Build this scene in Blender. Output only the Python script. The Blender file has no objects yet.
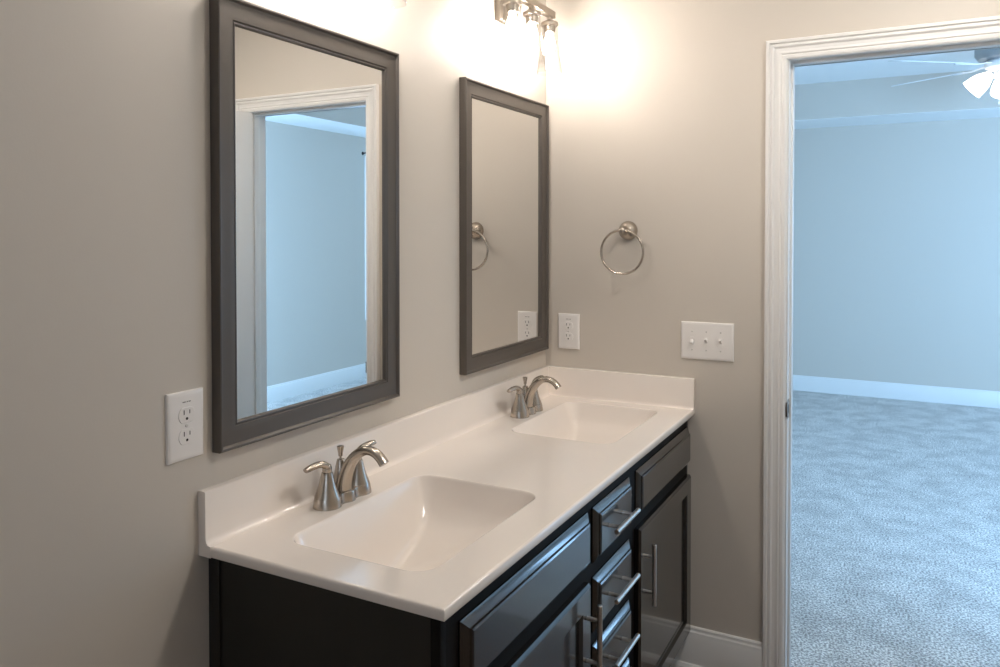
import bpy, bmesh, math, random
from mathutils import Vector, Matrix
S = bpy.context.scene
COL = S.collection
PI = math.pi

# ------------------------------------------------------------------ camera
CX, CY, CZ, YAW, PITCH = 1.17051, -2.55898, 1.44999, 0.48796, -0.01857
cam = bpy.data.cameras.new('camera')
cam.sensor_width = 36
cam.lens = 781.194 * 36 / 1000
cam.shift_y = -(333.5 - 246.593) / 1000
cam.clip_start = 0.02
camo = bpy.data.objects.new('camera', cam)
camo.location = (CX, CY, CZ)
camo.rotation_euler = (PI / 2 + PITCH, 0, YAW)
COL.objects.link(camo)
S.camera = camo

# ------------------------------------------------------------------ world, daylight, exposure
w = bpy.data.worlds.new('sky')
S.world = w
w.use_nodes = True
wn = w.node_tree.nodes
wn['Background'].inputs[0].default_value = (0.42, 0.68, 1.0, 1)
wn['Background'].inputs[1].default_value = 1.5
S.view_settings.view_transform = 'Standard'
S.view_settings.look = 'None'
S.view_settings.gamma = 1
S.view_settings.use_curve_mapping = False
S.view_settings.exposure = 0.0
S.cycles.use_denoising = True
S.cycles.max_bounces = 12
S.cycles.diffuse_bounces = 6
S.cycles.glossy_bounces = 5
S.cycles.transparent_max_bounces = 16
S.cycles.caustics_reflective = False
S.cycles.caustics_refractive = False
S.cycles.sample_clamp_indirect = 4

DAY = (0.345, 0.625, 1.0)
BULB = (1.0, 0.90, 0.81)
BULB_STRENGTH = 205
SHADE_STRENGTH = 2.6
FILL_DOME_STRENGTH = 52


def daylight(name, loc, rot, sx, sy, power, color=DAY):
    l = bpy.data.lights.new(name, 'AREA')
    l.shape = 'RECTANGLE'
    l.size, l.size_y = sx, sy
    l.energy = power
    l.color = color
    o = bpy.data.objects.new(name, l)
    o.location = loc
    o.rotation_euler = rot
    COL.objects.link(o)
    return o


# daylight lamps just outside the panes; only the first serves a seen window
daylight('daylight_bedroom_side', (3.84, 4.17, 1.40), (0, PI / 2, 0), 1.6, 0.86, 62)
daylight('fill_daylight_bedroom', (2.85, -0.03, 1.40), (-PI / 2, 0, PI), 1.0, 1.6, 228)  # added lamp, brightens the bedroom's far wall and carpet
daylight('fill_daylight_bathroom', (1.55, -4.54, 1.65), (PI / 2, 0, 0), 0.9, 1.0, 10, (0.80, 0.88, 1.0))  # added cool fill from behind the camera


# ------------------------------------------------------------------ materials
def mat(name, color, rough=0.5, metal=0.0, ior=1.5, coat=0.0, spec=0.5, emit=None, bump=None, mottled=None, aniso=0):
    m = bpy.data.materials.new(name)
    m.use_nodes = True
    nt = m.node_tree
    b = nt.nodes['Principled BSDF']
    b.inputs['Base Color'].default_value = (*color, 1)
    b.inputs['Roughness'].default_value = rough
    b.inputs['Metallic'].default_value = metal
    b.inputs['IOR'].default_value = ior
    b.inputs['Specular IOR Level'].default_value = spec
    b.inputs['Coat Weight'].default_value = coat
    b.inputs['Coat Roughness'].default_value = 0.08
    if emit:
        b.inputs['Emission Color'].default_value = (*emit[0], 1)
        b.inputs['Emission Strength'].default_value = emit[1]
    tc = nt.nodes.new('ShaderNodeTexCoord')
    if mottled:                      # (scale, colour2, low, high[, stretch])
        n = nt.nodes.new('ShaderNodeTexNoise')
        n.inputs['Scale'].default_value = mottled[0]
        n.inputs['Detail'].default_value = 5
        mp = nt.nodes.new('ShaderNodeMapping')
        if len(mottled) > 4:
            mp.inputs['Scale'].default_value = mottled[4]
        r = nt.nodes.new('ShaderNodeValToRGB')
        r.color_ramp.elements[0].position = mottled[2]
        r.color_ramp.elements[1].position = mottled[3]
        r.color_ramp.elements[0].color = (*mottled[1], 1)
        r.color_ramp.elements[1].color = (*color, 1)
        nt.links.new(tc.outputs['Object'], mp.inputs[0])
        nt.links.new(mp.outputs[0], n.inputs['Vector'])
        nt.links.new(n.outputs['Fac'], r.inputs[0])
        nt.links.new(r.outputs[0], b.inputs['Base Color'])
    if bump:                         # (scale, strength, distance)
        n = nt.nodes.new('ShaderNodeTexNoise')
        n.inputs['Scale'].default_value = bump[0]
        n.inputs['Detail'].default_value = 3
        bp = nt.nodes.new('ShaderNodeBump')
        bp.inputs['Strength'].default_value = bump[1]
        bp.inputs['Distance'].default_value = bump[2]
        nt.links.new(tc.outputs['Object'], n.inputs['Vector'])
        nt.links.new(n.outputs['Fac'], bp.inputs['Height'])
        nt.links.new(bp.outputs[0], b.inputs['Normal'])
    return m


M = {}
M['paint'] = mat('greige_wall_paint', (0.61, 0.56, 0.495), 0.55, bump=(220, 0.12, 0.001))
M['ceiling'] = mat('ceiling_paint', (0.87, 0.87, 0.86), 0.8, bump=(120, 0.15, 0.001))
M['trim'] = mat('white_trim_paint', (0.80, 0.79, 0.77), 0.32)
M['marble'] = mat('cultured_marble', (0.87, 0.80, 0.735), 0.18, coat=0.5, mottled=(6, (0.855, 0.785, 0.72), 0.35, 0.65))
M['espresso'] = mat('espresso_lacquer', (0.0105, 0.0088, 0.0072), 0.24, coat=0.75, ior=1.6, mottled=(14, (0.0075, 0.0063, 0.0052), 0.3, 0.7, (1, 1, 0.12)))
M['espresso_side'] = mat('espresso_side_laminate', (0.014, 0.0115, 0.0085), 0.5, mottled=(18, (0.010, 0.0085, 0.0065), 0.3, 0.7, (1, 1, 0.1)))
M['frame_wood'] = mat('face_frame_gap_shade', (0.006, 0.005, 0.004), 0.6, spec=0.15)  # near-black matte: shade between the fronts put into the frame colour
M['dark'] = mat('dark_kick_board', (0.01, 0.009, 0.008), 0.6)  # even near-black brown board
M['nickel'] = mat('brushed_nickel', (0.46, 0.41, 0.355), 0.27, 1.0)
M['pull'] = mat('satin_nickel_pull', (0.60, 0.57, 0.53), 0.3, 1.0)
M['frame'] = mat('pewter_mirror_frame', (0.100, 0.086, 0.074), 0.32, 0.2, bump=(300, 0.05, 0.0005))
M['mirror'] = mat('mirror_silver', (0.925, 0.92, 0.90), 0.0, 1.0)
M['plate'] = mat('white_plastic', (0.86, 0.83, 0.80), 0.3)
M['slot'] = mat('dark_slot', (0.02, 0.018, 0.016), 0.6)
M['ink'] = mat('grey_ink', (0.16, 0.14, 0.13), 0.6)
M['screw'] = mat('painted_screw', (0.62, 0.60, 0.57), 0.4)
M['floor'] = mat('brown_wood_plank', (0.20, 0.14, 0.10), 0.4, mottled=(10, (0.13, 0.09, 0.065), 0.3, 0.7, (8, 1, 1)))
M['white'] = mat('white_fan_enamel', (0.82, 0.82, 0.82), 0.35)
M['bulb'] = mat('lit_bulb', (1, 1, 1), 0.4, emit=(BULB, BULB_STRENGTH))
M['shade_lit'] = mat('lit_frosted_glass', (0.9, 0.9, 0.9), 0.4, emit=((1.0, 0.95, 0.88), SHADE_STRENGTH))
M['fixture'] = mat('vanity_light_nickel', (0.55, 0.49, 0.42), 0.3, 1.0)
M['fan_metal'] = mat('fan_housing_nickel', (0.42, 0.44, 0.46), 0.4, 0.8)


def carpet_mat():
    m = bpy.data.materials.new('carpet_pile')
    m.use_nodes = True
    nt = m.node_tree
    b = nt.nodes['Principled BSDF']
    b.inputs['Roughness'].default_value = 0.95
    b.inputs['Specular IOR Level'].default_value = 0.1
    tc = nt.nodes.new('ShaderNodeTexCoord')
    n1 = nt.nodes.new('ShaderNodeTexNoise'); n1.inputs['Scale'].default_value = 120; n1.inputs['Detail'].default_value = 3
    n2 = nt.nodes.new('ShaderNodeTexNoise'); n2.inputs['Scale'].default_value = 6.5; n2.inputs['Detail'].default_value = 8
    n2.inputs['Roughness'].default_value = 0.65
    r1 = nt.nodes.new('ShaderNodeValToRGB')
    r1.color_ramp.elements[0].position = 0.40; r1.color_ramp.elements[1].position = 0.60
    r1.color_ramp.elements[0].color = (0.36, 0.35, 0.335, 1); r1.color_ramp.elements[1].color = (0.92, 0.90, 0.87, 1)
    r2 = nt.nodes.new('ShaderNodeValToRGB')
    r2.color_ramp.elements[0].position = 0.40; r2.color_ramp.elements[1].position = 0.58
    r2.color_ramp.elements[0].color = (0.78, 0.78, 0.78, 1); r2.color_ramp.elements[1].color = (1, 1, 1, 1)
    mx = nt.nodes.new('ShaderNodeMix'); mx.data_type = 'RGBA'; mx.blend_type = 'MULTIPLY'
    mx.inputs[0].default_value = 1
    for n in (n1, n2):
        nt.links.new(tc.outputs['Object'], n.inputs['Vector'])
    nt.links.new(n1.outputs['Fac'], r1.inputs[0]); nt.links.new(n2.outputs['Fac'], r2.inputs[0])
    nt.links.new(r1.outputs[0], mx.inputs[6]); nt.links.new(r2.outputs[0], mx.inputs[7])
    nt.links.new(mx.outputs[2], b.inputs['Base Color'])
    bp = nt.nodes.new('ShaderNodeBump'); bp.inputs['Strength'].default_value = 0.9; bp.inputs['Distance'].default_value = 0.008
    nt.links.new(n1.outputs['Fac'], bp.inputs['Height']); nt.links.new(bp.outputs[0], b.inputs['Normal'])
    return m


M['carpet'] = carpet_mat()


def glass_mat():
    m = bpy.data.materials.new('clear_thin_glass')
    m.use_nodes = True
    nt = m.node_tree
    nt.nodes.clear()
    out = nt.nodes.new('ShaderNodeOutputMaterial')
    t = nt.nodes.new('ShaderNodeBsdfTransparent'); t.inputs[0].default_value = (0.95, 0.95, 0.95, 1)
    g = nt.nodes.new('ShaderNodeBsdfGlossy'); g.inputs['Roughness'].default_value = 0.05
    lw = nt.nodes.new('ShaderNodeLayerWeight'); lw.inputs[0].default_value = 0.5
    pw = nt.nodes.new('ShaderNodeMath'); pw.operation = 'POWER'; pw.inputs[1].default_value = 3.5
    nt.links.new(lw.outputs['Facing'], pw.inputs[0])
    f = nt.nodes.new('ShaderNodeMath'); f.operation = 'MULTIPLY_ADD'; f.inputs[1].default_value = 0.55; f.inputs[2].default_value = 0.04
    nt.links.new(pw.outputs[0], f.inputs[0])
    mx = nt.nodes.new('ShaderNodeMixShader')
    nt.links.new(f.outputs[0], mx.inputs[0]); nt.links.new(t.outputs[0], mx.inputs[1]); nt.links.new(g.outputs[0], mx.inputs[2])
    nt.links.new(mx.outputs[0], out.inputs[0])
    return m


M['glass'] = glass_mat()


# ------------------------------------------------------------------ mesh helpers
def finish(name, bm, m, parent=None, smooth=35, loc=None):
    bmesh.ops.remove_doubles(bm, verts=bm.verts, dist=1e-6)
    bmesh.ops.recalc_face_normals(bm, faces=bm.faces)
    if smooth:
        for f in bm.faces:
            f.smooth = True
        lim = math.radians(smooth)
        for e in bm.edges:
            if len(e.link_faces) != 2 or e.calc_face_angle(0) > lim:
                e.smooth = False
    me = bpy.data.meshes.new(name)
    bm.to_mesh(me)
    bm.free()
    me.materials.append(m)
    o = bpy.data.objects.new(name, me)
    COL.objects.link(o)
    if parent:
        o.parent = parent
    if loc:
        o.location = loc
    return o


def box(bm, a, b, bevel=0.0):
    r = bmesh.ops.create_cube(bm, size=1)
    for v in r['verts']:
        v.co = Vector(((a[i] + b[i]) / 2 + v.co[i] * (b[i] - a[i]) for i in range(3)))
    if bevel:
        es = list({e for v in r['verts'] for e in v.link_edges})
        bmesh.ops.bevel(bm, geom=es, offset=bevel, segments=2, profile=0.6, affect='EDGES')


def mkbox(name, a, b, m, parent=None, bevel=0.0):
    bm = bmesh.new()
    box(bm, a, b, bevel)
    return finish(name, bm, m, parent)


def rows(bm, loops, closed=True, cap0=False, cap1=False):
    R = [[bm.verts.new(p) for p in l] for l in loops]
    for a, b in zip(R, R[1:]):
        n = len(a)
        for i in range(n if closed else n - 1):
            j = (i + 1) % n
            try:
                bm.faces.new((a[i], a[j], b[j], b[i]))
            except ValueError:
                pass
    if cap0:
        bm.faces.new(R[0][::-1])
    if cap1:
        bm.faces.new(R[-1])
    return R


def rectprof(bm, fn, u0, u1, v0, v1, prof, cap=True):
    """profile (inset, height) carried round a rectangle; fn maps (u, v, height) to the place"""
    loops = []
    for d, h in prof:
        loops.append([fn(u0 + d, v0 + d, h), fn(u1 - d, v0 + d, h), fn(u1 - d, v1 - d, h), fn(u0 + d, v1 - d, h)])
    rows(bm, loops, True, False, cap)


def lathe(bm, prof, n=28, mtx=None, cap0=True, cap1=True):
    mtx = mtx or Matrix()
    loops = [[mtx @ Vector((r * math.cos(2 * PI * i / n), r * math.sin(2 * PI * i / n), z)) for i in range(n)] for r, z in prof]
    rows(bm, loops, True, cap0, cap1)


def tube(bm, pts, radii, n=14, up=Vector((0, 0, 1)), cap=True):
    """swept tube; radii are (side, thickness) pairs or numbers"""
    pts = [Vector(p) for p in pts]
    loops = []
    for i, p in enumerate(pts):
        t = (pts[min(i + 1, len(pts) - 1)] - pts[max(i - 1, 0)]).normalized()
        s = t.cross(up)
        if s.length < 1e-4:
            s = t.cross(Vector((1, 0, 0)))
        s.normalize()
        k = s.cross(t).normalized()
        r = radii[i] if isinstance(radii, (list, tuple)) else radii
        a, b = r if isinstance(r, (list, tuple)) else (r, r)
        loops.append([p + s * a * math.cos(2 * PI * j / n) + k * b * math.sin(2 * PI * j / n) for j in range(n)])
    rows(bm, loops, True, cap, cap)


def bezier(p0, p1, p2, p3, n):
    out = []
    for i in range(n + 1):
        t = i / n
        out.append(Vector(p0) * (1 - t) ** 3 + 3 * Vector(p1) * t * (1 - t) ** 2 + 3 * Vector(p2) * t * t * (1 - t) + Vector(p3) * t ** 3)
    return out


def empty(name, loc, label, cat, group=None, rz=0):
    o = bpy.data.objects.new(name, None)
    o.empty_display_size = 0.05
    o.location = loc
    o.rotation_euler = (0, 0, rz)
    COL.objects.link(o)
    o['label'] = label
    o['category'] = cat
    if group:
        o['group'] = group
    return o


def copy_tree(o, parent=None):
    c = o.copy()
    COL.objects.link(c)
    c.parent = parent
    for ch in [x for x in list(COL.objects) if x.parent == o]:
        copy_tree(ch, c)
    return c


def struct(o, label, cat=None):
    o['kind'] = 'structure'
    o['label'] = label
    if cat:
        o['category'] = cat
    return o


# ------------------------------------------------------------------ the rooms
WT = 0.115                       # thickness of the wall with the doorway
XR, YN, ZC = 2.30, -4.40, 2.42   # bathroom
BX0, BX1, BY1, BZ = -0.38, 3.69, 5.03, 2.39
DX0, DX1, DZ = 0.8245, 1.487, 1.985   # door opening between the jamb faces


def multi(name, boxes, m, label, cat='wall'):
    bm = bmesh.new()
    for a, b in boxes:
        box(bm, a, b)
    return struct(finish(name, bm, m, smooth=0), label, cat)


multi('wall_left', [((-0.1, YN - 0.1, 0), (0, 0, 2.8))], M['paint'], 'greige painted wall carrying the two framed mirrors')
multi('wall_far', [((BX0 - 0.1, 0, 0), (DX0 - 0.02, WT, 2.8)), ((DX1 + 0.02, 0, 0), (2.38, WT, 2.8)),
                   ((3.32, 0, 0), (BX1 + 0.1, WT, 2.8)), ((2.38, 0, 0), (3.32, WT, 0.6)), ((2.38, 0, 2.2), (3.32, WT, 2.8)),
                   ((DX0 - 0.02, 0, DZ + 0.02), (DX1 + 0.02, WT, 2.8))], M['paint'],
      'greige wall with the doorway, towel ring and switch plate')
multi('wall_right', [((XR, YN - 0.1, 0), (XR + 0.1, 0, 2.8))], M['paint'], 'greige side wall opposite the mirrors')
multi('wall_near', [((-0.1, YN - 0.1, 0), (1.1, YN, 2.8)), ((2.0, YN - 0.1, 0), (XR + 0.1, YN, 2.8)),
                    ((1.1, YN - 0.1, 0), (2.0, YN, 1.15)), ((1.1, YN - 0.1, 2.15), (2.0, YN, 2.8))], M['paint'], 'greige wall behind the viewer')
multi('ceiling', [((-0.1, YN - 0.1, ZC), (XR + 0.1, 0, ZC + 0.1))], M['ceiling'], 'white bathroom ceiling', 'ceiling')
multi('floor', [((-0.1, YN - 0.1, -0.05), (XR + 0.1, WT / 2, 0))], M['floor'], 'brown plank bathroom floor', 'floor')
# bedroom
multi('wall_bedroom_far', [((BX0 - 0.1, BY1, 0), (BX1 + 0.1, BY1 + 0.1, 2.8))], M['paint'], 'bedroom far wall in blue daylight')
multi('wall_bedroom_left', [((BX0 - 0.1, WT, 0), (BX0, BY1, 2.8))], M['paint'], 'bedroom left wall')
multi('wall_bedroom_right', [((BX1, WT, 0), (BX1 + 0.1, 3.74, 2.8)), ((BX1, 4.60, 0), (BX1 + 0.1, BY1, 2.8)),
                             ((BX1, 3.74, 0), (BX1 + 0.1, 4.60, 0.62)), ((BX1, 3.74, 2.16), (BX1 + 0.1, 4.60, 2.8))], M['paint'],
      'bedroom side wall with a window, seen in the large mirror')
multi('floor_bedroom', [((BX0, WT / 2, -0.05), (BX1, BY1, 0.0))], M['carpet'], 'cut pile bedroom carpet', 'floor')
TX0, TX1, TY0, TY1, TZ = 0.12, 3.21, 2.12, 4.45, 2.69
multi('ceiling_bedroom_soffit', [((BX0, WT, BZ), (TX0, BY1, BZ + 0.05)), ((TX1, WT, BZ), (BX1, BY1, BZ + 0.05)),
                                 ((TX0, WT, BZ), (TX1, TY0, BZ + 0.05)), ((TX0, TY1, BZ), (TX1, BY1, BZ + 0.05))], M['ceiling'],
      'white border of the bedroom tray ceiling', 'ceiling')
multi('ceiling_bedroom', [((BX0, WT, TZ), (BX1, BY1, TZ + 0.1))], M['ceiling'], 'white raised centre of the bedroom tray ceiling', 'ceiling')
multi('trim_tray', [((TX0 - 0.03, TY0 - 0.03, BZ + 0.003), (TX0 + 0.002, TY1 + 0.03, TZ)), ((TX1 - 0.002, TY0 - 0.03, BZ + 0.003), (TX1 + 0.03, TY1 + 0.03, TZ)),
                    ((TX0, TY0 - 0.03, BZ + 0.003), (TX1, TY0 + 0.002, TZ)), ((TX0, TY1 - 0.002, BZ + 0.003), (TX1, TY1 + 0.03, TZ))], M['paint'],
      'painted sides of the bedroom tray ceiling', 'trim')


def baseboard(name, x0, x1, fn, h, label, shoe=True):
    prof = [(0, h), (0.004, h), (0.008, h - 0.004), (0.009, h - 0.012), (0.0125, h - 0.017), (0.0135, h - 0.028), (0.0155, h - 0.033), (0.0155, 0.0)]
    if shoe:
        prof = prof[:-1] + [(0.0155, 0.030), (0.020, 0.028), (0.026, 0.019), (0.028, 0.0)]
    bm = bmesh.new()
    rows(bm, [[fn(x0, d, z) for d, z in prof], [fn(x1, d, z) for d, z in prof]], False)
    return struct(finish(name, bm, M['trim'], smooth=25), label, 'baseboard')


baseboard('baseboard_far', 0.447, 0.758, lambda u, d, z: (u, -d, z), 0.149, 'white stepped baseboard between vanity and doorway')
baseboard('baseboard_far.001', 1.56, XR, lambda u, d, z: (u, -d, z), 0.149, 'white baseboard beyond the doorway')
baseboard('baseboard_left', YN, -1.53, lambda u, d, z: (d, u, z), 0.149, 'white baseboard under the mirror wall')
baseboard('baseboard_right', YN, 0, lambda u, d, z: (XR - d, u, z), 0.149, 'white baseboard along the side wall')
baseboard('baseboard_near', 0, XR, lambda u, d, z: (u, YN + d, z), 0.149, 'white baseboard behind the viewer')
baseboard('baseboard_bedroom_far', BX0, BX1, lambda u, d, z: (u, BY1 - d, z), 0.138, 'white baseboard along the far bedroom wall', False)
baseboard('baseboard_bedroom_right', WT, BY1, lambda u, d, z: (BX1 - d, u, z), 0.138, 'white baseboard along the bedroom side wall', False)
baseboard('baseboard_bedroom_left', WT, BY1, lambda u, d, z: (BX0 + d, u, z), 0.138, 'white baseboard along the bedroom left wall', False)

# door casing and jamb
CP = [(0, 0), (0, 0.015), (0.002, 0.018), (0.010, 0.018), (0.0125, 0.0125), (0.0155, 0.0125), (0.018, 0.0155), (0.022, 0.0155), (0.027, 0.0105),
      (0.036, 0.0095), (0.043, 0.0115), (0.047, 0.0085), (0.050, 0.0105), (0.057, 0.0095), (0.062, 0.006), (0.062, 0)]
OX0, OX1, OZ = 0.757, DX1 + 0.0675, 2.044
for i, (sy, yb) in enumerate(((-1, 0), (1, WT))):
    bm = bmesh.new()
    loops = [[(OX0 + d, yb + sy * h, 0), (OX0 + d, yb + sy * h, OZ - d), (OX1 - d, yb + sy * h, OZ - d), (OX1 - d, yb + sy * h, 0)] for d, h in CP]
    rows(bm, loops, False)
    struct(finish('trim_1' if i == 0 else 'trim_2', bm, M['trim'], smooth=20),
           'white fluted casing round the doorway' if i == 0 else 'white casing round the doorway on the bedroom side', 'trim')
bm = bmesh.new()
e = 0.0005
box(bm, (DX0 - 0.0195, e, 0), (DX0, WT - e, DZ))
box(bm, (DX1, e, 0), (DX1 + 0.0195, WT - e, DZ))
box(bm, (DX0 - 0.0195, e, DZ), (DX1 + 0.0195, WT - e, DZ + 0.0195))
box(bm, (DX0 - 0.001, 0.038, 0), (DX0 + 0.007, 0.072, DZ - 0.010), 0.003)
box(bm, (DX1 - 0.010, 0.038, 0), (DX1 + 0.001, 0.072, DZ - 0.010), 0.003)
box(bm, (DX0 - 0.001, 0.038, DZ - 0.010), (DX1 + 0.001, 0.072, DZ + 0.001), 0.003)
jamb = struct(finish('trim_3', bm, M['trim']), 'white door jamb with a stop bead lining the doorway', 'trim')
bm = bmesh.new()
box(bm, (DX0 - 0.0005, 0.004, 0.868), (DX0 + 0.0018, 0.034, 0.926), 0.0008)
box(bm, (DX0 - 0.004, -0.004, 0.874), (DX0 + 0.0018, 0.006, 0.920), 0.0012)
sp = finish('strike_plate', bm, M['nickel'], jamb)
sp['label'] = 'nickel strike plate'
mkbox('latch_hole', (DX0 + 0.0016, 0.013, 0.884), (DX0 + 0.0021, 0.025, 0.910), M['slot'], sp)


# open door leaf, seen in the large mirror
def door_leaf():
    x0, x1, y0, y1, z0, z1 = 1.444, 1.479, -0.665, -0.010, 0.012, 1.976
    root = bpy.data.objects.new('door_1', None)
    root.location = (1.46, -0.01, 0)
    COL.objects.link(root)
    struct(root, 'white panelled door standing open into the bathroom', 'door')
    bm = bmesh.new()
    L = root.location
    box(bm, (x0 + 0.006 - L.x, y0 - L.y, z0), (x1 - 0.006 - L.x, y1 - L.y, z1))
    # stiles and rails on both faces, leaving six sunk panels
    ys = [y0, y0 + 0.11, (y0 + y1) / 2 - 0.05, (y0 + y1) / 2 + 0.05, y1 - 0.11, y1]
    zs = [z0, 0.22, 0.80, 0.96, 1.50, 1.60, 1.86, z1]
    for xa, xb in ((x0, x0 + 0.0062), (x1 - 0.0062, x1)):
        for k in (0, 2, 4):
            box(bm, (xa - L.x, ys[k] - L.y, z0), (xb - L.x, ys[k + 1] - L.y, z1))
        for k in (0, 2, 4, 6):
            for a, b in ((1, 2), (3, 4)):
                box(bm, (xa - L.x, ys[a] - L.y, zs[k]), (xb - L.x, ys[b] - L.y, zs[k + 1]))
    finish('door_panel', bm, M['trim'], root, 20)
    for z in (0.25, 0.94, 1.76):
        bm = bmesh.new()
        lathe(bm, [(0.0055, z - 0.045), (0.0055, z + 0.045)], 12, Matrix.Translation((1.487 - L.x - 0.004, -0.006 - L.y, 0)))
        finish('hinge', bm, M['nickel'], root)
    for sx, xb in ((-1, x0), (1, x1)):
        bm = bmesh.new()
        mt = Matrix.Translation((xb - L.x, y0 + 0.06 - L.y, 0.90)) @ Matrix.Rotation(sx * PI / 2, 4, 'Y')
        lathe(bm, [(0.032, 0), (0.030, 0.006), (0.012, 0.010), (0.012, 0.030), (0.026, 0.040), (0.029, 0.052), (0.022, 0.064), (0.002, 0.066)], 24, mt)
        finish('door_knob', bm, M['nickel'], root)


door_leaf()


# windows
def window(name, fn, u0, u1, v0, v1, label):
    """fn(u, v, d): d grows out of the room"""
    root = bpy.data.objects.new(name, None)
    COL.objects.link(root)
    struct(root, label, 'window')
    bm = bmesh.new()
    rectprof(bm, fn, u0 - 0.07, u1 + 0.07, v0 - 0.07, v1 + 0.07, [(0, 0), (0, -0.016), (0.012, -0.018), (0.02, -0.012), (0.062, -0.010), (0.07, -0.008), (0.07, 0.09)], False)
    finish('window_casing', bm, M['trim'], root, 20)
    bm = bmesh.new()
    vm = (v0 + v1) / 2
    for a, b, d0 in ((v0, vm + 0.02, 0.03), (vm - 0.02, v1, 0.055)):
        rectprof(bm, fn, u0, u1, a, b, [(0, d0 + 0.03), (0, d0), (0.04, d0), (0.045, d0 + 0.012), (0.045, d0 + 0.03)], False)
    finish('sash', bm, M['trim'], root, 20)
    bm = bmesh.new()
    rows(bm, [[fn(u0, v0, 0.07), fn(u1, v0, 0.07)], [fn(u0, v1, 0.07), fn(u1, v1, 0.07)]], False)
    finish('pane', bm, M['glass'], root, 0)
    return root


window('window_1', lambda u, v, d: (BX1 + d, u, v), 3.76, 4.58, 0.64, 2.14, 'white framed bedroom window at the edge of the mirror view')
window('fill_window_bedroom', lambda u, v, d: (u, WT - d, v), 2.40, 3.30, 0.62, 2.18, 'white framed bedroom window, unseen, added to bring in more daylight')  # invented opening, placed so daylight reaches the far bedroom wall
window('fill_window_bathroom', lambda u, v, d: (u, YN - d, v), 1.12, 1.98, 1.17, 2.13, 'white framed bathroom window added behind the viewer for fill light')  # invented opening for the bathroom's ambient fill
bm = bmesh.new()
tube(bm, [(BX1, 3.66, 2.23), (BX1 - 0.05, 3.66, 2.235), (BX1 - 0.06, 3.66, 2.25), (BX1 - 0.055, 3.66, 2.27)], 0.006, 8)
lathe(bm, [(0.018, 0), (0.016, 0.004)], 14, Matrix.Translation((BX1, 3.66, 2.23)) @ Matrix.Rotation(-PI / 2, 4, 'Y'))
o = finish('curtain_rod_bracket', bm, M['slot'])
o['label'] = 'small dark curtain rod bracket on the bedroom wall above the window corner'
o['category'] = 'bracket'

# ------------------------------------------------------------------ vanity cabinet
CW, CL, ZT = 0.5379, 1.549, 0.870
XF = 0.514      # face frame
YA = -1.524     # exposed end
van = empty('vanity_cabinet', (0.0, YA, 0), 'dark espresso double vanity cabinet with bar pulls, standing against the mirror wall', 'cabinet')


def vp(name, bm, m, parent=None, smooth=25):
    for v in bm.verts:
        v.co -= Vector((0, YA, 0))
    return finish(name, bm, m, parent or van, smooth)


bm = bmesh.new()
box(bm, (0.002, YA, 0.125), (XF - 0.018, YA + 0.016, 0.849))
box(bm, (0.002, YA, 0.0), (0.445, YA + 0.016, 0.125))
box(bm, (0.002, YA - 0.004, 0.0), (0.030, YA, 0.849), 0.002)
vp('side_panel', bm, M['espresso_side'])
bm = bmesh.new()
box(bm, (0.002, -0.018, 0.16), (XF, -0.002, 0.849))
box(bm, (0.002, -0.045, 0.0), (0.430, -0.029, 0.16))
vp('side_panel', bm, M['espresso_side'])
bm = bmesh.new()
box(bm, (XF - 0.018, YA + 0.016, 0.125), (XF, -0.018, 0.849))
box(bm, (XF - 0.018, YA, 0.125), (XF + 0.0005, YA + 0.0165, 0.849), 0.001)
vp('face_frame', bm, M['frame_wood'])
bm = bmesh.new()
box(bm, (0.43, YA + 0.016, 0.0), (0.445, -0.029, 0.125))
box(bm, (0.002, YA + 0.016, 0.110), (XF - 0.018, -0.029, 0.1249))
vp('toe_kick', bm, M['dark'])
FP = [(0, XF + 0.0005), (0, XF + 0.0040), (0.0022, XF + 0.0062), (0.0145, XF + 0.0132), (0.0165, XF + 0.0137), (0.0175, XF + 0.0170), (0.0215, XF + 0.019)]
DP = [(0, XF + 0.0005), (0, XF + 0.013), (0.003, XF + 0.0165), (0.006, XF + 0.019), (0.050, XF + 0.019), (0.053, XF + 0.0165), (0.055, XF + 0.011),
      (0.060, XF + 0.0095), (0.064, XF + 0.0095)]
fx = lambda u, v, h: (h, u, v)


def front(name, y0, y1, z0, z1, prof):
    bm = bmesh.new()
    rectprof(bm, fx, y0, y1, z0, z1, prof, True)
    return vp(name, bm, M['espresso'], smooth=18)


def pull(parent, y, z, half, vertical):
    bm = bmesh.new()
    xb = XF + 0.019
    xh = xb + 0.030
    ax = Vector((0, 0, 1)) if vertical else Vector((0, 1, 0))
    c = Vector((xh, y, z))
    pts = [c - ax * half, c - ax * (half - 0.001), c + ax * (half - 0.001), c + ax * half]
    tube(bm, pts, [0.005, 0.006, 0.006, 0.005], 16, up=Vector((1, 0, 0)))
    for s in (-1, 1):
        p = Vector((xb, y, z)) + ax * s * 0.048
        tube(bm, [p, p + Vector((0.012, 0, 0)), p + Vector((0.0125, 0, 0)), p + Vector((0.030, 0, 0))], [0.0048, 0.0048, 0.0042, 0.0042], 12)
    o = vp('handle', bm, M['pull'], parent)
    o['label'] = 'satin nickel bar pull'
    return o


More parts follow.
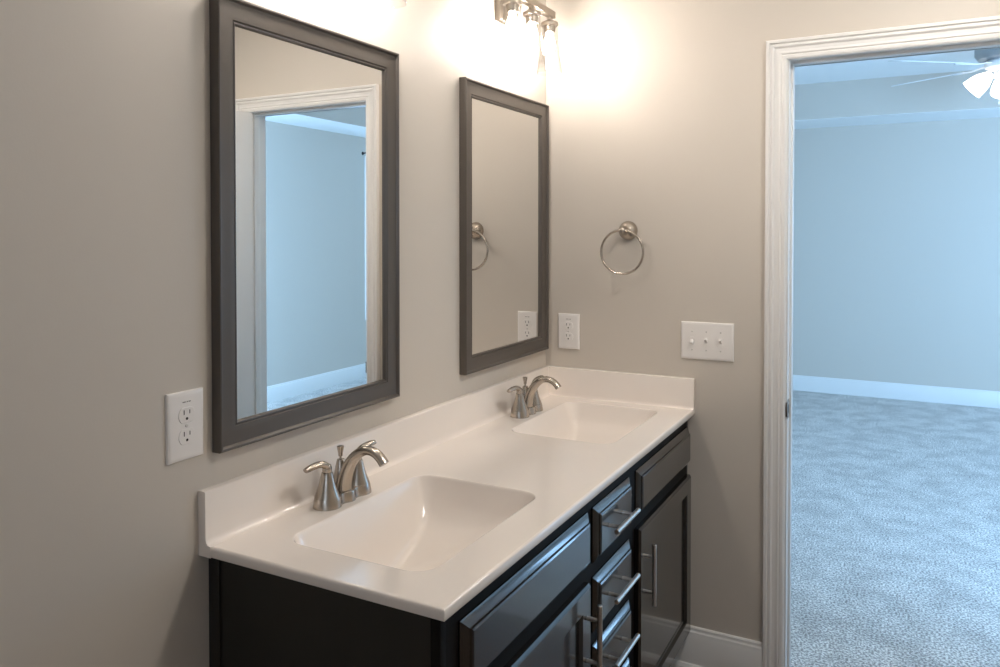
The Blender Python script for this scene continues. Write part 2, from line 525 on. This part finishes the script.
YS = ((-1.470, -0.905), (-0.873, -0.615), (-0.556, -0.018))
front('false_drawer_front', YS[0][0], YS[0][1], 0.688, 0.812, FP)
front('false_drawer_front', YS[2][0], YS[2][1], 0.688, 0.812, FP)
d = front('door', -1.478, -0.917, 0.139, 0.657, DP)
pull(d, -0.944, 0.542, 0.083, True)
d = front('door', -0.558, -0.022, 0.139, 0.657, DP)
pull(d, -0.534, 0.532, 0.083, True)
for z0, z1, zh in ((0.682, 0.812, 0.751), (0.520, 0.649, 0.586), (0.362, 0.490, 0.433), (0.139, 0.338, 0.250)):
    d = front('drawer', YS[1][0], YS[1][1], z0, z1, FP)
    pull(d, -0.753, zh, 0.082, False)

# ------------------------------------------------------------------ integrated sink top
top = empty('sink_countertop', (0.27, -0.7745, 0.85), 'cream cultured marble top with two moulded rectangular basins, lying on the dark cabinet', 'countertop')
TO = Vector((0.27, -0.7745, 0.85))


def tp(name, bm, parent=None, m=None, smooth=40):
    for v in bm.verts:
        v.co -= TO
    return finish(name, bm, m or M['marble'], parent or top, smooth)


BXA, BXB, BH = 0.126, 0.445, 0.232
XCB = 0.212


def smin(a, b, k):
    h = max(k - abs(a - b), 0) / k
    return min(a, b) - h * h * k / 4


def depth(x, y):
    """depth of the bowl below the deck: steep back, stepped ends, long ramp in front"""
    tb, tf, ts = x - BXA, BXB - x, BH - abs(y)
    db = 2.3 * tb
    ds = (0.085 * (1 - math.exp(-max(ts, 0) / 0.028)) if ts > 0 else 3 * ts) + 0.30 * ts
    df = 0.030 * (1 - math.exp(-tf / 0.02)) + 0.62 * tf if tf > 0 else 2 * tf
    d_ = smin(smin(db, ds, 0.035), df, 0.03)
    rc = 0.045                                    # rounded plan corners
    qx, qy = max(rc - tb, rc - tf, 0), max(rc - ts, 0)
    t = rc - math.hypot(qx, qy) if qx > 0 and qy > 0 else min(tb, tf, ts)
    return smin(d_, 2.5 * t, 0.006) if t > 0 else 2.5 * t - 0.0015


BD = depth(XCB, 0)


def ray_r(ang, level):
    c, s = math.cos(ang), math.sin(ang)
    lo, hi = 0.0, 0.4
    for _ in range(34):
        mid = (lo + hi) / 2
        if depth(XCB + c * mid, s * mid) > level:
            lo = mid
        else:
            hi = mid
    return hi


YM = -0.7745
bm_top = bmesh.new()
INS = 0.006
for yc, ya, yb in ((-1.228, -CL + INS, YM), (-0.316, YM, 0.0)):
    xa, xb = 0.0, CW - INS
    corners = [math.atan2(y - yc, x - XCB) for x, y in ((xa, ya), (xb, ya), (xb, yb), (xa, yb))]
    angs = sorted([2 * PI * i / 200 - PI for i in range(200)] + corners)
    rings = []
    levels = [(-0.014, 0), (-0.008, 0), (-0.004, -0.0004), (0.0, -0.0018)] + [(0.004 + (BD - 0.006) * k / 44, None) for k in range(45)]
    for lv, dz in levels:
        ring = []
        for a in angs:
            r = ray_r(a, lv)
            ring.append((XCB + r * math.cos(a), yc + r * math.sin(a), ZT + (-lv if dz is None else dz)))
        rings.append(ring)
    outer = []
    for a in angs:
        c, s = math.cos(a), math.sin(a)
        ts = []
        if c > 1e-9: ts.append((xb - XCB) / c)
        if c < -1e-9: ts.append((xa - XCB) / c)
        if s > 1e-9: ts.append((yb - yc) / s)
        if s < -1e-9: ts.append((ya - yc) / s)
        t = min(ts)
        outer.append((XCB + c * t, yc + s * t, ZT))
    mid = [tuple((Vector(o_) + Vector(i_)) / 2) for o_, i_ in zip(outer, rings[0])]
    rows(bm_top, [outer, mid, rings[0]], True)
    bm = bmesh.new()
    rows(bm, rings, True, False, True)
    bs_ = tp('basin', bm, smooth=60)
    bm = bmesh.new()
    lathe(bm, [(0.022, 0.0005), (0.0215, 0.003), (0.018, 0.003), (0.017, 0.001), (0.0165, 0.001), (0.015, 0.005), (0.001, 0.0065)], 24,
          Matrix.Translation((XCB + 0.012, yc, ZT - BD)))
    dr = tp('drain', bm, bs_, M['nickel'])
    dr['label'] = 'nickel drain stopper'
# rounded edge round the slab
EP = [(INS, 0), (0.003, -0.0008), (0.0008, -0.003), (0, -0.0065), (0, -0.0165), (0.0015, -0.0195), (0.004, -0.0205), (0.05, -0.0205)]
loops = []
for d_, z_ in EP:
    loops.append([(0, -CL + d_ + 0.0004, ZT + z_), (CW - d_, -CL + d_ + 0.0004, ZT + z_), (CW - d_, -0.0005, ZT + z_)])
rows(bm_top, loops, False)
tp('slab', bm_top, smooth=40)
# backsplash with a coved foot, and the side splash
BSP = [(0.0005, -0.0205), (0.0005, 0.100), (0.0145, 0.100), (0.0168, 0.099), (0.018, 0.0965), (0.018, 0.012), (0.0195, 0.006), (0.0235, 0.002), (0.031, 0.0002), (0.031, -0.0205)]
bm = bmesh.new()
loops = []
for y, k in ((-CL + 0.003, 0.0025), (-CL + 0.0008, 0.0015), (-CL, 0.003), (-CL + 0.0001, 0.0032))[:3][::-1] + ((-0.0005, 0),):
    lp = []
    for x, z in BSP:
        xx = x - (k if x > 0.01 and z > 0.001 else 0) if y < -1.5485 else x
        zz = z - (k if z > 0.05 else 0) if y < -1.5485 else z
        lp.append((xx, y, ZT + zz))
    loops.append(lp)
rows(bm, loops, True, True, True)
tp('backsplash', bm, smooth=50)
bm = bmesh.new()
SSP = [(0.0005, -0.002), (0.0005, 0.100), (0.0145, 0.100), (0.0168, 0.099), (0.018, 0.0965), (0.018, 0.0105), (0.019, 0.0045), (0.0215, 0.0012), (0.026, 0.0002), (0.026, -0.002)]
loops = [[(x, -d_, ZT + z) for d_, z in SSP] for x in (0.016, CW)]
rows(bm, loops, True, True, True)
tp('side_splash', bm, smooth=30)


# ------------------------------------------------------------------ faucets
def faucet():
    root = empty('faucet', (0.077, -1.228, ZT), 'brushed nickel two handle faucet with arched spout at the nearer basin', 'faucet', 'centerset faucets behind the two basins')
    # scalloped base
    bm = bmesh.new()

    def outline(k, z):
        pts = []
        ys = [-0.082 * math.cos(PI * i / 80) for i in range(81)]

        def hw(y):
            v = 0.0225 if abs(y) < 0.055 else 0.0
            for c, r in ((-0.051, 0.031), (0.051, 0.031)):
                q = r * r - (y - c) ** 2
                if q > 0: v = max(v, math.sqrt(q))
            q = 1 - (y / 0.026) ** 2
            if q > 0: v = max(v, 0.030 * math.sqrt(q))
            return v
        a = [(hw(y) * k, y * (1 - (1 - k) * 0.33), z) for y in ys]
        b = [(-hw(y) * k * 0.95, y * (1 - (1 - k) * 0.33), z) for y in ys[::-1]][1:-1]
        return a + b
    rows(bm, [outline(1, 0), outline(0.985, 0.004), outline(0.90, 0.019), outline(0.87, 0.0215), outline(0.80, 0.0220)], True, False, True)
    finish('base', bm, M['nickel'], root, 50)
    for s in (-1, 1):
        bm = bmesh.new()
        mt = Matrix.Translation((0, s * 0.051, 0))
        lathe(bm, [(0.0268, 0.0215), (0.0262, 0.0235), (0.0215, 0.036), (0.0168, 0.050), (0.0135, 0.064), (0.0118, 0.0715), (0.0112, 0.0725)], 28, mt)
        h = finish('valve_body', bm, M['nickel'], root, 50)
        bm = bmesh.new()
        # hub and lever curving outwards
        lathe(bm, [(0.0100, 0.0725), (0.0104, 0.076), (0.0102, 0.082), (0.0085, 0.088), (0.003, 0.0905)], 20, mt)
        if s < 0:
            p = bezier((0, -0.051, 0.080), (0.0, -0.057, 0.0965), (-0.008, -0.078, 0.0945), (-0.012, -0.104, 0.087), 12)
        else:
            p = bezier((0, 0.051, 0.080), (0.0, 0.058, 0.098), (0.004, 0.080, 0.100), (0.008, 0.102, 0.101), 12)
        rr = [(0.0085 + 0.0015 * math.sin(PI * min(1, i / 12)) - 0.0005 * i / 12, 0.0085 - 0.0030 * (i / 12)) for i in range(13)]
        rr[-1] = (0.0074, 0.0048)
        tube(bm, p, rr, 16)
        finish('lever', bm, M['nickel'], h, 50)
    # centre cone that carries the lift rod, and the arched spout leaving it
    bm = bmesh.new()
    lathe(bm, [(0.0215, 0.0215), (0.0205, 0.026), (0.0165, 0.050), (0.0125, 0.072), (0.0095, 0.084), (0.0085, 0.0865), (0.003, 0.087)], 28, Matrix.Translation((-0.005, 0, 0)) @ Matrix.Scale(0.9, 4, (1, 0, 0)))
    p = bezier((0.004, 0, 0.020), (0.004, 0, 0.090), (0.070, 0, 0.150), (0.1115, 0, 0.091), 24)
    rr = []
    for i in range(len(p)):
        t = i / (len(p) - 1)
        rr.append((0.0165 - 0.0070 * min(1, t * 1.5), 0.0200 - 0.0085 * min(1, t * 1.6) + 0.0012 * max(0, t - 0.6) / 0.4))
    tube(bm, p, rr, 20, up=Vector((0, 1, 0)))
    sp_ = finish('spout', bm, M['nickel'], root, 50)
    bm = bmesh.new()
    lathe(bm, [(0.0025, 0.083), (0.0025, 0.0925), (0.0048, 0.0935), (0.0052, 0.100), (0.0078, 0.1125), (0.0078, 0.1145), (0.006, 0.1155)], 18, Matrix.Translation((-0.006, 0, 0)))
    finish('lift_rod', bm, M['nickel'], root, 40)
    return root


f1 = faucet()
f2 = copy_tree(f1)
f2.location.y = -0.316
f2['label'] = 'brushed nickel two handle faucet with arched spout at the far basin by the corner'


# ------------------------------------------------------------------ mirrors
def mirror(y0, y1, z0, z1, label):
    yc, zc = (y0 + y1) / 2, z0
    root = empty('wall_mirror', (0, yc, zc), label, 'mirror', 'pewter framed mirrors over the vanity')
    fn = lambda u, v, h: (h, u - yc, v - zc)
    bm = bmesh.new()
    FW = 0.052
    pr = [(0, 0.0005), (0, 0.0195), (0.0008, 0.0222), (0.003, 0.0235), (0.0056, 0.0230), (0.0078, 0.0195), (0.0092, 0.0168), (0.013, 0.0165), (0.030, 0.0172), (0.0425, 0.0160),
          (0.0440, 0.0135), (0.0458, 0.0135), (0.0470, 0.0150), (0.0490, 0.0145), (0.0505, 0.0115), (0.052, 0.0090)]
    rectprof(bm, fn, y0, y1, z0, z1, pr, False)
    finish('frame', bm, M['frame'], root, 30)
    bm = bmesh.new()
    box(bm, (0.004, y0 + FW - 0.006 - yc, FW - 0.006), (0.0090, y1 - FW + 0.006 - yc, z1 - z0 - FW + 0.006))
    g = finish('mirror_glass', bm, M['mirror'], root, 0)
    g['label'] = 'silvered glass'
    return root


mirror(-1.5154, -0.9354, 1.0333, 1.8985, 'pewter framed wall mirror reflecting the doorway, above the nearer basin')
mirror(-0.6062, -0.0256, 1.0333, 1.8985, 'pewter framed wall mirror reflecting the towel ring, beside the room corner')


# ------------------------------------------------------------------ outlets and switches
def outlet(label):
    """built facing +X at the origin, centre of the plate"""
    root = empty('wall_outlet', (0, 0, 0), label, 'outlet', 'duplex outlets by the mirrors')
    W2, H2 = 0.040, 0.0625
    fn = lambda u, v, h: (h, u, v)
    bm = bmesh.new()
    rectprof(bm, fn, -W2, W2, -H2, H2, [(0, 0), (0, 0.003), (0.0008, 0.0045), (0.004, 0.0062), (0.008, 0.0066)], True)
    finish('cover_plate', bm, M['plate'], root, 30)
    for zc in (0.0195, -0.0195):
        bm = bmesh.new()
        pts = []
        for i in range(40):
            a = 2 * PI * i / 40
            pts.append((0.0172 * math.cos(a), max(-0.0135, min(0.0135, 0.0172 * math.sin(a)))))
        rows(bm, [[(0.0060, y * 1.04, zc + z * 1.04) for y, z in pts], [(0.0072, y * 1.04, zc + z * 1.04) for y, z in pts],
                  [(0.0078, y, zc + z) for y, z in pts]], True, False, True)
        r = finish('receptacle', bm, M['plate'], root, 30)
        bm = bmesh.new()
        box(bm, (0.0070, -0.0072, zc + 0.001), (0.0080, -0.0054, zc + 0.0095))
        box(bm, (0.0070, 0.0054, zc + 0.0018), (0.0080, 0.0070, zc + 0.0088))
        lathe(bm, [(0.0026, 0.0070), (0.0026, 0.0080)], 14, Matrix.Translation((0, 0, zc - 0.0065)) @ Matrix.Rotation(PI / 2, 4, 'Y'))
        finish('slots', bm, M['slot'], r, 30)
    bm = bmesh.new()
    lathe(bm, [(0.0030, 0.0064), (0.0026, 0.0076), (0.0008, 0.0079)], 14, Matrix.Rotation(PI / 2, 4, 'Y'))
    finish('screw', bm, M['screw'], root)
    bm = bmesh.new()
    for a, b in ((-0.0085, -0.0015), (0.0005, 0.0035), (0.0048, 0.0092)):
        box(bm, (0.0064, a, 0.0425), (0.00675, b, 0.0442))
    finish('printed_mark', bm, M['ink'], root)
    return root


o1 = outlet('white duplex outlet on the wall left of the large mirror')
o1.location = (0, -1.579, 1.0990)
o2 = copy_tree(o1)
o2.rotation_euler = (0, 0, -PI / 2)
o2.location = (0.0900, 0, 1.0985)
o2['label'] = 'white duplex outlet above the side splash, right of the corner mirror'

sw = empty('light_switch', (0.577, 0, 1.095), 'white three gang toggle switch plate between towel ring and doorway', 'switch')
fn = lambda u, v, h: (u, -h, v)
bm = bmesh.new()
rectprof(bm, fn, -0.085, 0.085, -0.061, 0.061, [(0, 0), (0, 0.003), (0.0008, 0.0045), (0.004, 0.0062), (0.008, 0.0066)], True)
finish('cover_plate', bm, M['plate'], sw, 30)
for k, up in ((-1, -1), (0, 1), (1, 1)):
    x = k * 0.046 - 0.002
    bm = bmesh.new()
    rectprof(bm, fn, x - 0.0055, x + 0.0055, -0.0125, 0.0125, [(0, 0.0066), (0.0006, 0.0072), (0.0012, 0.0068)], True)
    c = Vector((x, -0.006, 0))
    t = Vector((0, -0.9, 0.62 * up)).normalized()
    rows(bm, [[c + t * l + Vector((sx * wd, 0, 0)) + Vector((0, 0.62 * up, 0.9)) * sz * ht for sx, sz in ((-1, -1), (1, -1), (1, 1), (-1, 1))]
              for l, wd, ht in ((0, 0.0042, 0.0048), (0.013, 0.0036, 0.0034), (0.0145, 0.0028, 0.0026))], True, False, True)
    finish('toggle', bm, M['plate'], sw, 30)
    for z in (-0.030, 0.030):
        bm = bmesh.new()
        lathe(bm, [(0.0030, 0.0064), (0.0027, 0.0074), (0.001, 0.0077)], 14, Matrix.Translation((x, 0, z)) @ Matrix.Rotation(PI / 2, 4, 'X'))
        finish('screw', bm, M['screw'], sw)

# ------------------------------------------------------------------ towel ring
tr = empty('towel_ring', (0.308, 0, 1.455), 'brushed nickel towel ring on the wall above the outlet', 'towel ring')
bm = bmesh.new()
lathe(bm, [(0.0330, 0), (0.0330, 0.004), (0.0315, 0.010), (0.0270, 0.019), (0.0190, 0.027), (0.0125, 0.033), (0.0095, 0.040), (0.0090, 0.050), (0.0100, 0.054), (0.0092, 0.060), (0.004, 0.063)],
      32, Matrix.Rotation(PI / 2, 4, 'X'))
finish('wall_post', bm, M['nickel'], tr, 50)
bm = bmesh.new()
n = 72
RR = 0.0735
cz = -RR + 0.002
pts = [(-0.005 + RR * math.sin(2 * PI * i / n), -0.052, cz + RR * math.cos(2 * PI * i / n)) for i in range(n)]
loops = []
for i in range(n):
    a = 2 * PI * i / n
    rd = Vector((math.sin(a), 0, math.cos(a)))
    c = Vector(pts[i])
    loops.append([c + rd * 0.0040 * math.cos(2 * PI * j / 10) + Vector((0, 1, 0)) * 0.0040 * math.sin(2 * PI * j / 10) for j in range(10)])
loops.append(loops[0])
rows(bm, loops, True)
finish('ring', bm, M['nickel'], tr, 60)


# ------------------------------------------------------------------ vanity lights
def vanity_light(yc, label):
    root = empty('vanity_light', (0, yc, 2.17), label, 'wall lamp', 'three bulb vanity lights above the mirrors')
    bm = bmesh.new()
    fn_ = lambda u, v, h: (h, u, v)
    rectprof(bm, fn_, -0.062, 0.062, -0.055, 0.065, [(0, 0), (0, 0.018), (0.003, 0.021), (0.010, 0.022)], True)
    finish('backplate', bm, M['fixture'], root, 30)
    bm = bmesh.new()
    tube(bm, bezier((0.02, 0, 0.02), (0.07, 0, 0.05), (0.10, 0, 0.05), (0.10, 0, 0.005), 12), 0.007, 12, up=Vector((0, 1, 0)))
    finish('arm', bm, M['fixture'], root)
    bm = bmesh.new()
    box(bm, (0.089, -0.160, -0.011), (0.111, 0.160, 0.011), 0.002)
    finish('crossbar', bm, M['fixture'], root)
    for k in (-1, 0, 1):
        mt = Matrix.Translation((0.10, k * 0.135, 0))
        bm = bmesh.new()
        lathe(bm, [(0.008, -0.010), (0.009, -0.020), (0.020, -0.026), (0.0285, -0.030), (0.0295, -0.036), (0.0285, -0.040), (0.020, -0.040), (0.018, -0.062), (0.014, -0.064)], 26, mt)
        cup = finish('socket_cup', bm, M['fixture'], root, 40)
        bm = bmesh.new()
        lathe(bm, [(0.0270, -0.036), (0.0275, -0.060), (0.0300, -0.095), (0.0345, -0.140), (0.0420, -0.185), (0.0440, -0.195), (0.0435, -0.1965), (0.0400, -0.184),
                   (0.0325, -0.140), (0.0280, -0.095), (0.0255, -0.060), (0.0250, -0.036)], 32, mt, False, False)
        finish('glass_shade', bm, M['glass'], root, 60)
        bm = bmesh.new()
        lathe(bm, [(0.010, -0.062), (0.0105, -0.072), (0.0150, -0.086), (0.0180, -0.098), (0.0180, -0.108), (0.0150, -0.120), (0.008, -0.128), (0.001, -0.130)], 18, mt)
        b_ = finish('bulb', bm, M['bulb'], root, 60)
        b_['label'] = 'glowing warm white bulb'
    return root


vanity_light(-0.328, 'nickel three bulb vanity light above the corner mirror')
vanity_light(-1.225, 'three bulb vanity light above the large mirror, only a glass rim showing')


# ------------------------------------------------------------------ ceiling fan in the bedroom
def ceiling_fan():
    FX, FY, FZ = 1.665, 3.28, 2.50
    root = empty('ceiling_fan', (FX, FY, TZ), 'white five blade ceiling fan with lit glass shades, hanging in the bedroom', 'ceiling fan')
    dz = FZ - TZ
    bm = bmesh.new()
    lathe(bm, [(0.165, 0), (0.168, -0.01), (0.168, -0.125), (0.150, -0.150), (0.100, -0.162)], 40)
    hs = finish('motor_housing', bm, M['fan_metal'], root, 40)
    for k in range(5):
        a = math.radians(180 - 36 + 72 * k)
        R = Matrix.Rotation(a, 4, 'Z') @ Matrix.Translation((0, 0, dz)) @ Matrix.Rotation(math.radians(-11), 4, 'X')
        bm = bmesh.new()
        N = 16
        up_, lo_ = [], []
        x0, x1 = 0.24, 0.79
        prof = []
        for i in range(N + 1):
            t = i / N
            x = x0 + (x1 - x0) * t
            hw = 0.052 + 0.020 * min(1, t * 1.4)
            if t > 0.9:
                hw *= math.sqrt(max(0.05, 1 - ((t - 0.9) / 0.102) ** 2))
            prof.append((x, hw))
        loops = [[R @ Vector((x, -h, 0.003)), R @ Vector((x, h, 0.003)), R @ Vector((x, h, -0.003)), R @ Vector((x, -h, -0.003))] for x, h in prof]
        rows(bm, loops, True, True, True)
        bl = finish('blade', bm, M['white'], root, 40)
        bm = bmesh.new()
        loops = [[R @ Vector((x, -h, z + 0.006)), R @ Vector((x, h, z + 0.006)), R @ Vector((x, h, z)), R @ Vector((x, -h, z))]
                 for x, h, z in ((0.08, 0.022, 0.012), (0.15, 0.018, 0.004), (0.22, 0.024, -0.008), (0.27, 0.046, -0.009), (0.33, 0.030, -0.009), (0.35, 0.008, -0.009))]
        rows(bm, loops, True, True, True)
        finish('blade_bracket', bm, M['white'], bl, 40)
    bm = bmesh.new()
    lathe(bm, [(0.105, dz + 0.03), (0.115, dz + 0.01), (0.110, dz - 0.015), (0.075, dz - 0.030), (0.060, dz - 0.035), (0.065, dz - 0.075), (0.050, dz - 0.095), (0.012, dz - 0.105), (0.008, dz - 0.120)], 32)
    lk = finish('light_kit', bm, M['white'], root, 40)
    for k in range(4):
        a = math.radians(180 + 90 * k)
        A = Matrix.Rotation(a, 4, 'Z') @ Matrix.Translation((0.085, 0, dz - 0.055)) @ Matrix.Rotation(math.radians(132), 4, 'Y')
        bm = bmesh.new()
        lathe(bm, [(0.020, -0.012), (0.026, 0.0), (0.040, 0.022), (0.054, 0.050), (0.062, 0.085), (0.066, 0.118), (0.068, 0.132), (0.065, 0.132), (0.059, 0.085), (0.050, 0.050), (0.03, 0.020)],
              28, A, True, False)
        s_ = finish('lamp_shade', bm, M['shade_lit'], root, 60)
        s_['label'] = 'lit white glass shade'
    for x, y in ((0.03, -0.03), (-0.03, 0.03)):
        bm = bmesh.new()
        tube(bm, [(x, y, dz - 0.09), (x, y, dz - 0.22)], 0.0012, 6)
        lathe(bm, [(0.002, dz - 0.22), (0.005, dz - 0.235), (0.001, dz - 0.245)], 10, Matrix.Translation((x, y, 0)))
        finish('pull_chain', bm, M['white'], root)


ceiling_fan()


# ------------------------------------------------------------------ bathroom ceiling light, added above the frame as fill
cl = empty('fill_ceiling_light', (1.35, -0.72, ZC), 'round flush white ceiling light added out of view as bathroom fill', 'ceiling light')
bm = bmesh.new()
lathe(bm, [(0.175, 0), (0.178, -0.006), (0.176, -0.022), (0.160, -0.026), (0.155, -0.020)], 40, None, False, False)
finish('rim', bm, M['white'], cl, 40)
bm = bmesh.new()
lathe(bm, [(0.156, -0.018), (0.150, -0.034), (0.125, -0.052), (0.080, -0.064), (0.030, -0.069), (0.002, -0.070)], 40)
finish('diffuser', bm, mat('fill_dome_glow', (0.9, 0.9, 0.9), 0.4, emit=((1.0, 0.95, 0.885), FILL_DOME_STRENGTH)), cl, 60)
